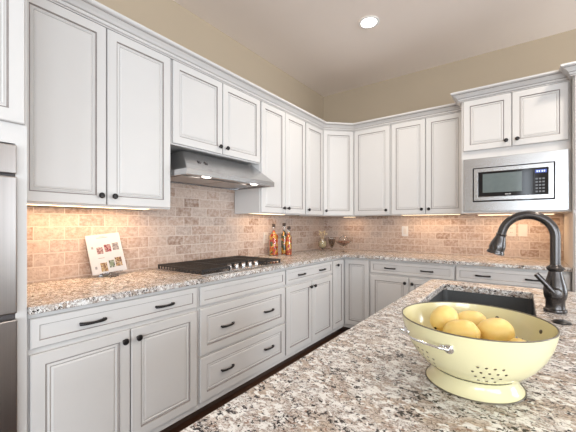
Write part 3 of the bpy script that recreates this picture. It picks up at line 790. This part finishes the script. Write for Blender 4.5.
bottle(.225, 2.80, .300, .052, 'shortest glass bottle with stacked peppers, on the right', M['peppers'], .1)

# ------------------------------------------------------------ glass vessels in the corner
def vessel(x, y, label, name, cup, stem_h, fill_prof, fillm, foot=.036, cat='glass', extra=None):
    t = empty(name, (x, y, .9145), label, cat)
    g = [(foot, 0), (foot, .003), (.010, .008), (.0045, .016), (.0045, stem_h - .008)] + [(r, stem_h + z) for r, z in cup]
    g += [(max(r - .0022, 0), stem_h + z + .0015) for r, z in reversed(cup)] 
    build('glass_body', MB().lathe(g, (x, y, .9145), 32, closed=True), M['glass'], t)
    build('filling', MB().lathe([(r, stem_h + z) for r, z in fill_prof], (x, y, .9145), 28), fillm, t)
    if extra: extra(t, x, y)
    return t
def dome(t, x, y):
    build('lid', MB().lathe([(.060, .140), (.058, .156), (.046, .176), (.026, .189), (.008, .194), (.010, .200), (.006, .208), (.0, .210), (.0, .206), (.004, .198), (.004, .191), (.024, .186), (.044, .173), (.055, .156), (.057, .140)], (x, y, .9145), 32, closed=False), M['glass'], t)
vessel(.508, 3.542, 'wide stemmed glass bowl filled with brown potpourri in the far corner', 'footed_glass_bowl',
       [(.008, 0), (.040, .014), (.076, .036), (.090, .052), (.093, .060)], .072, [(.005, .005), (.036, .0175), (.070, .038), (.084, .052), (.060, .062), (.0, .066)], M['potpourri'], .044, 'glass bowl', dome)
vessel(.285, 3.66, 'tapered glass goblet with dark filling beside the wide potpourri bowl', 'glass_goblet',
       [(.010, 0), (.024, .020), (.036, .055), (.046, .090), (.048, .135)], .035, [(.006, .006), (.020, .023), (.032, .056), (.042, .090), (.042, .112), (.0, .118)], M['darkfill'], .036, 'glass goblet')
def twigs(t, x, y):
    for k in range(9):
        a = k * 2.4; s_ = MB(); r_ = .014 + .005 * (k % 3)
        s_.tube([(x, y, .985), (x + r_ * math.cos(a), y + r_ * math.sin(a), 1.08), (x + 2.3 * r_ * math.cos(a), y + 2.3 * r_ * math.sin(a), 1.12 + .012 * (k % 4))], .0012, 6)
        s_.lathe([(0, -.012), (.007, -.006), (.010, 0), (.006, .008), (0, .013)], (x + 2.3 * r_ * math.cos(a), y + 2.3 * r_ * math.sin(a), 1.125 + .012 * (k % 4)), 8)
        build('dried_flower', s_, M['straw'], t)
vessel(.17, 3.62, 'clear round glass vase of pale dried flowers, leftmost in the far corner', 'glass_vase',
       [(.010, 0), (.042, .018), (.056, .048), (.057, .080), (.048, .112), (.052, .128)], .020, [(.006, .006), (.036, .022), (.050, .048), (.051, .078), (.040, .098), (.0, .104)], M['straw'], .040, 'vase', twigs)

# ------------------------------------------------------------ picture card on acrylic stand
TL, TR, BL, BR = V(.030, .874, 1.176), V(.030, 1.084, 1.196), V(.100, .893, .930), V(.100, 1.108, .944)
cardn = (TR - TL).cross(BL - TL).normalized()
if cardn.x < 0: cardn = -cardn
def cp_(u, v, d): return TL.lerp(TR, u).lerp(BL.lerp(BR, u), v) + cardn * d
def quadbox(u0, u1, v0, v1, d0, d1):
    m_ = MB(); v_ = [cp_(u, v, d) for d in (d0, d1) for v in (v0, v1) for u in (u0, u1)]
    m_.add(v_, [(0, 2, 3, 1), (4, 5, 7, 6), (0, 1, 5, 4), (2, 6, 7, 3), (0, 4, 6, 2), (1, 3, 7, 5)]); return m_
pcard = build('picture_card', quadbox(0, 1, 0, 1, 0, .0012), M['paper'], label='tilted white card with rows of small food pictures leaning at the left tiles', cat='card')
cols = [((.55, .25, .25), (.75, .60, .60), (.35, .18, .20)), ((.45, .05, .08), (.70, .45, .45), (.25, .05, .08)), ((.70, .68, .70), (.55, .50, .52), (.30, .28, .30)),
        ((.75, .50, .22), (.35, .18, .10), (.80, .68, .45)), ((.12, .14, .12), (.35, .45, .30), (.70, .75, .70)), ((.25, .12, .08), (.70, .45, .18), (.85, .75, .60))]
boxes = [(.24, .42, .33, .50), (.47, .66, .28, .47), (.71, .90, .26, .45), (.26, .45, .73, .95), (.51, .67, .69, .88), (.70, .90, .64, .87)]
for i, (c_, bx_) in enumerate(zip(cols, boxes)):
    build('printed_picture', quadbox(*bx_, .0012, .0016), photo_mat(i, [tuple(.45 * q_ for q_ in k_) for k_ in c_]), pcard)
tx = MB()
for (u0, u1, v0, v1) in ((.30, .62, .085, .10), (.40, .55, .055, .065), (.24, .42, .60, .615), (.10, .16, .30, .36), (.10, .16, .80, .87)):
    q_ = quadbox(u0, u1, v0, v1, .0012, .0015); tx.add(q_.v, q_.f)
build('printed_lines', tx, M['ink'], pcard)
st = MB()
def arc_pt(u, v, d): return cp_(u, v, d)
q_ = quadbox(-.02, 1.02, .30, 1.01, -.004, -.001); st.add(q_.v, q_.f)
q_ = quadbox(.2, .8, 1.0, 1.012, -.004, .030); st.add(q_.v, q_.f)
st.box(.030, .96, .9145, .150, 1.03, .918)
st.tube([(.108, .995, .917), (.104, .995, .937)], .006, 8)
build('display_stand', st, M['acrylic'], label='clear acrylic easel holding up the white picture card', cat='stand')

# ------------------------------------------------------------ under-cabinet lights
def bar(x0, y0, x1, y1, label, power, z=None):
    z = z or ZU + .0115
    t = empty('light_bar', ((x0 + x1) / 2, (y0 + y1) / 2, z - .010), label, 'light', 'lights under the wall cabinets')
    m_ = MB(); m_.box(x0, y0, z - .008, x1, y1, z); build('housing', m_, M['trimwhite'], t)
    m_ = MB(); m_.box(x0 + .006, y0 + .006, z - .0095, x1 - .006, y1 - .006, z - .0081); build('diffuser', m_, M['strip'], t)
    a = area('bar_lamp', ((x0 + x1) / 2, (y0 + y1) / 2, z - .0115), (0, 0, 0), x1 - x0 - .012, y1 - y0 - .012, power, (1.0, .62, .34))
    a.parent = t; a.location = (0, 0, -.0015)
bar(.12, .50, .20, 1.22, 'long light bar glowing under the left wall cabinet above the picture card', 2.5)
bar(.12, 2.26, .20, 2.78, 'light bar under the left wall cabinet above the bottles', .7)
bar(.40, YB - .20, .56, YB - .14, 'short light bar under the diagonal corner cabinet', .4, ZU - .0005)
bar(1.14, YB - .21, 1.74, YB - .12, 'light bar under the far wall cabinet left of the microwave', .85)
bar(1.90, YB - .24, 2.50, YB - .12, 'light bar under the microwave cabinet', 1.1, ZU - .0005)

# ------------------------------------------------------------ recessed ceiling lights
def can(x, y, label):
    t = empty('recessed_light', (x, y, CZ - .012), label, 'light', 'recessed ceiling lights')
    m_ = MB().lathe([(.088, -.001), (.090, -.006), (.080, -.010), (.068, -.008), (.066, -.001)], (x, y, CZ), 36, closed=False); build('trim_ring', m_, M['trimwhite'], t)
    m_ = MB().lathe([(.0, -.0035), (.066, -.004), (.067, -.001), (.0, -.001)], (x, y, CZ), 36, closed=False); build('lens', m_, M['lamp'], t)
    l = bpy.data.lights.new('can_lamp', 'SPOT'); l.energy = 34; l.color = (1, .89, .76); l.spot_size = R(150); l.spot_blend = .8; l.shadow_soft_size = .06
    o = bpy.data.objects.new('can_lamp', l); C.objects.link(o); o.parent = t; o.location = (0, 0, -.03)
can(1.163, 2.723, 'round recessed light glowing in the ceiling above the corner')
for i, (x, y) in enumerate(((2.9, 2.723), (2.9, 1.0))):
    can(x, y, 'recessed ceiling light ' + ('over the far end of the island', 'over the near end of the island')[i])
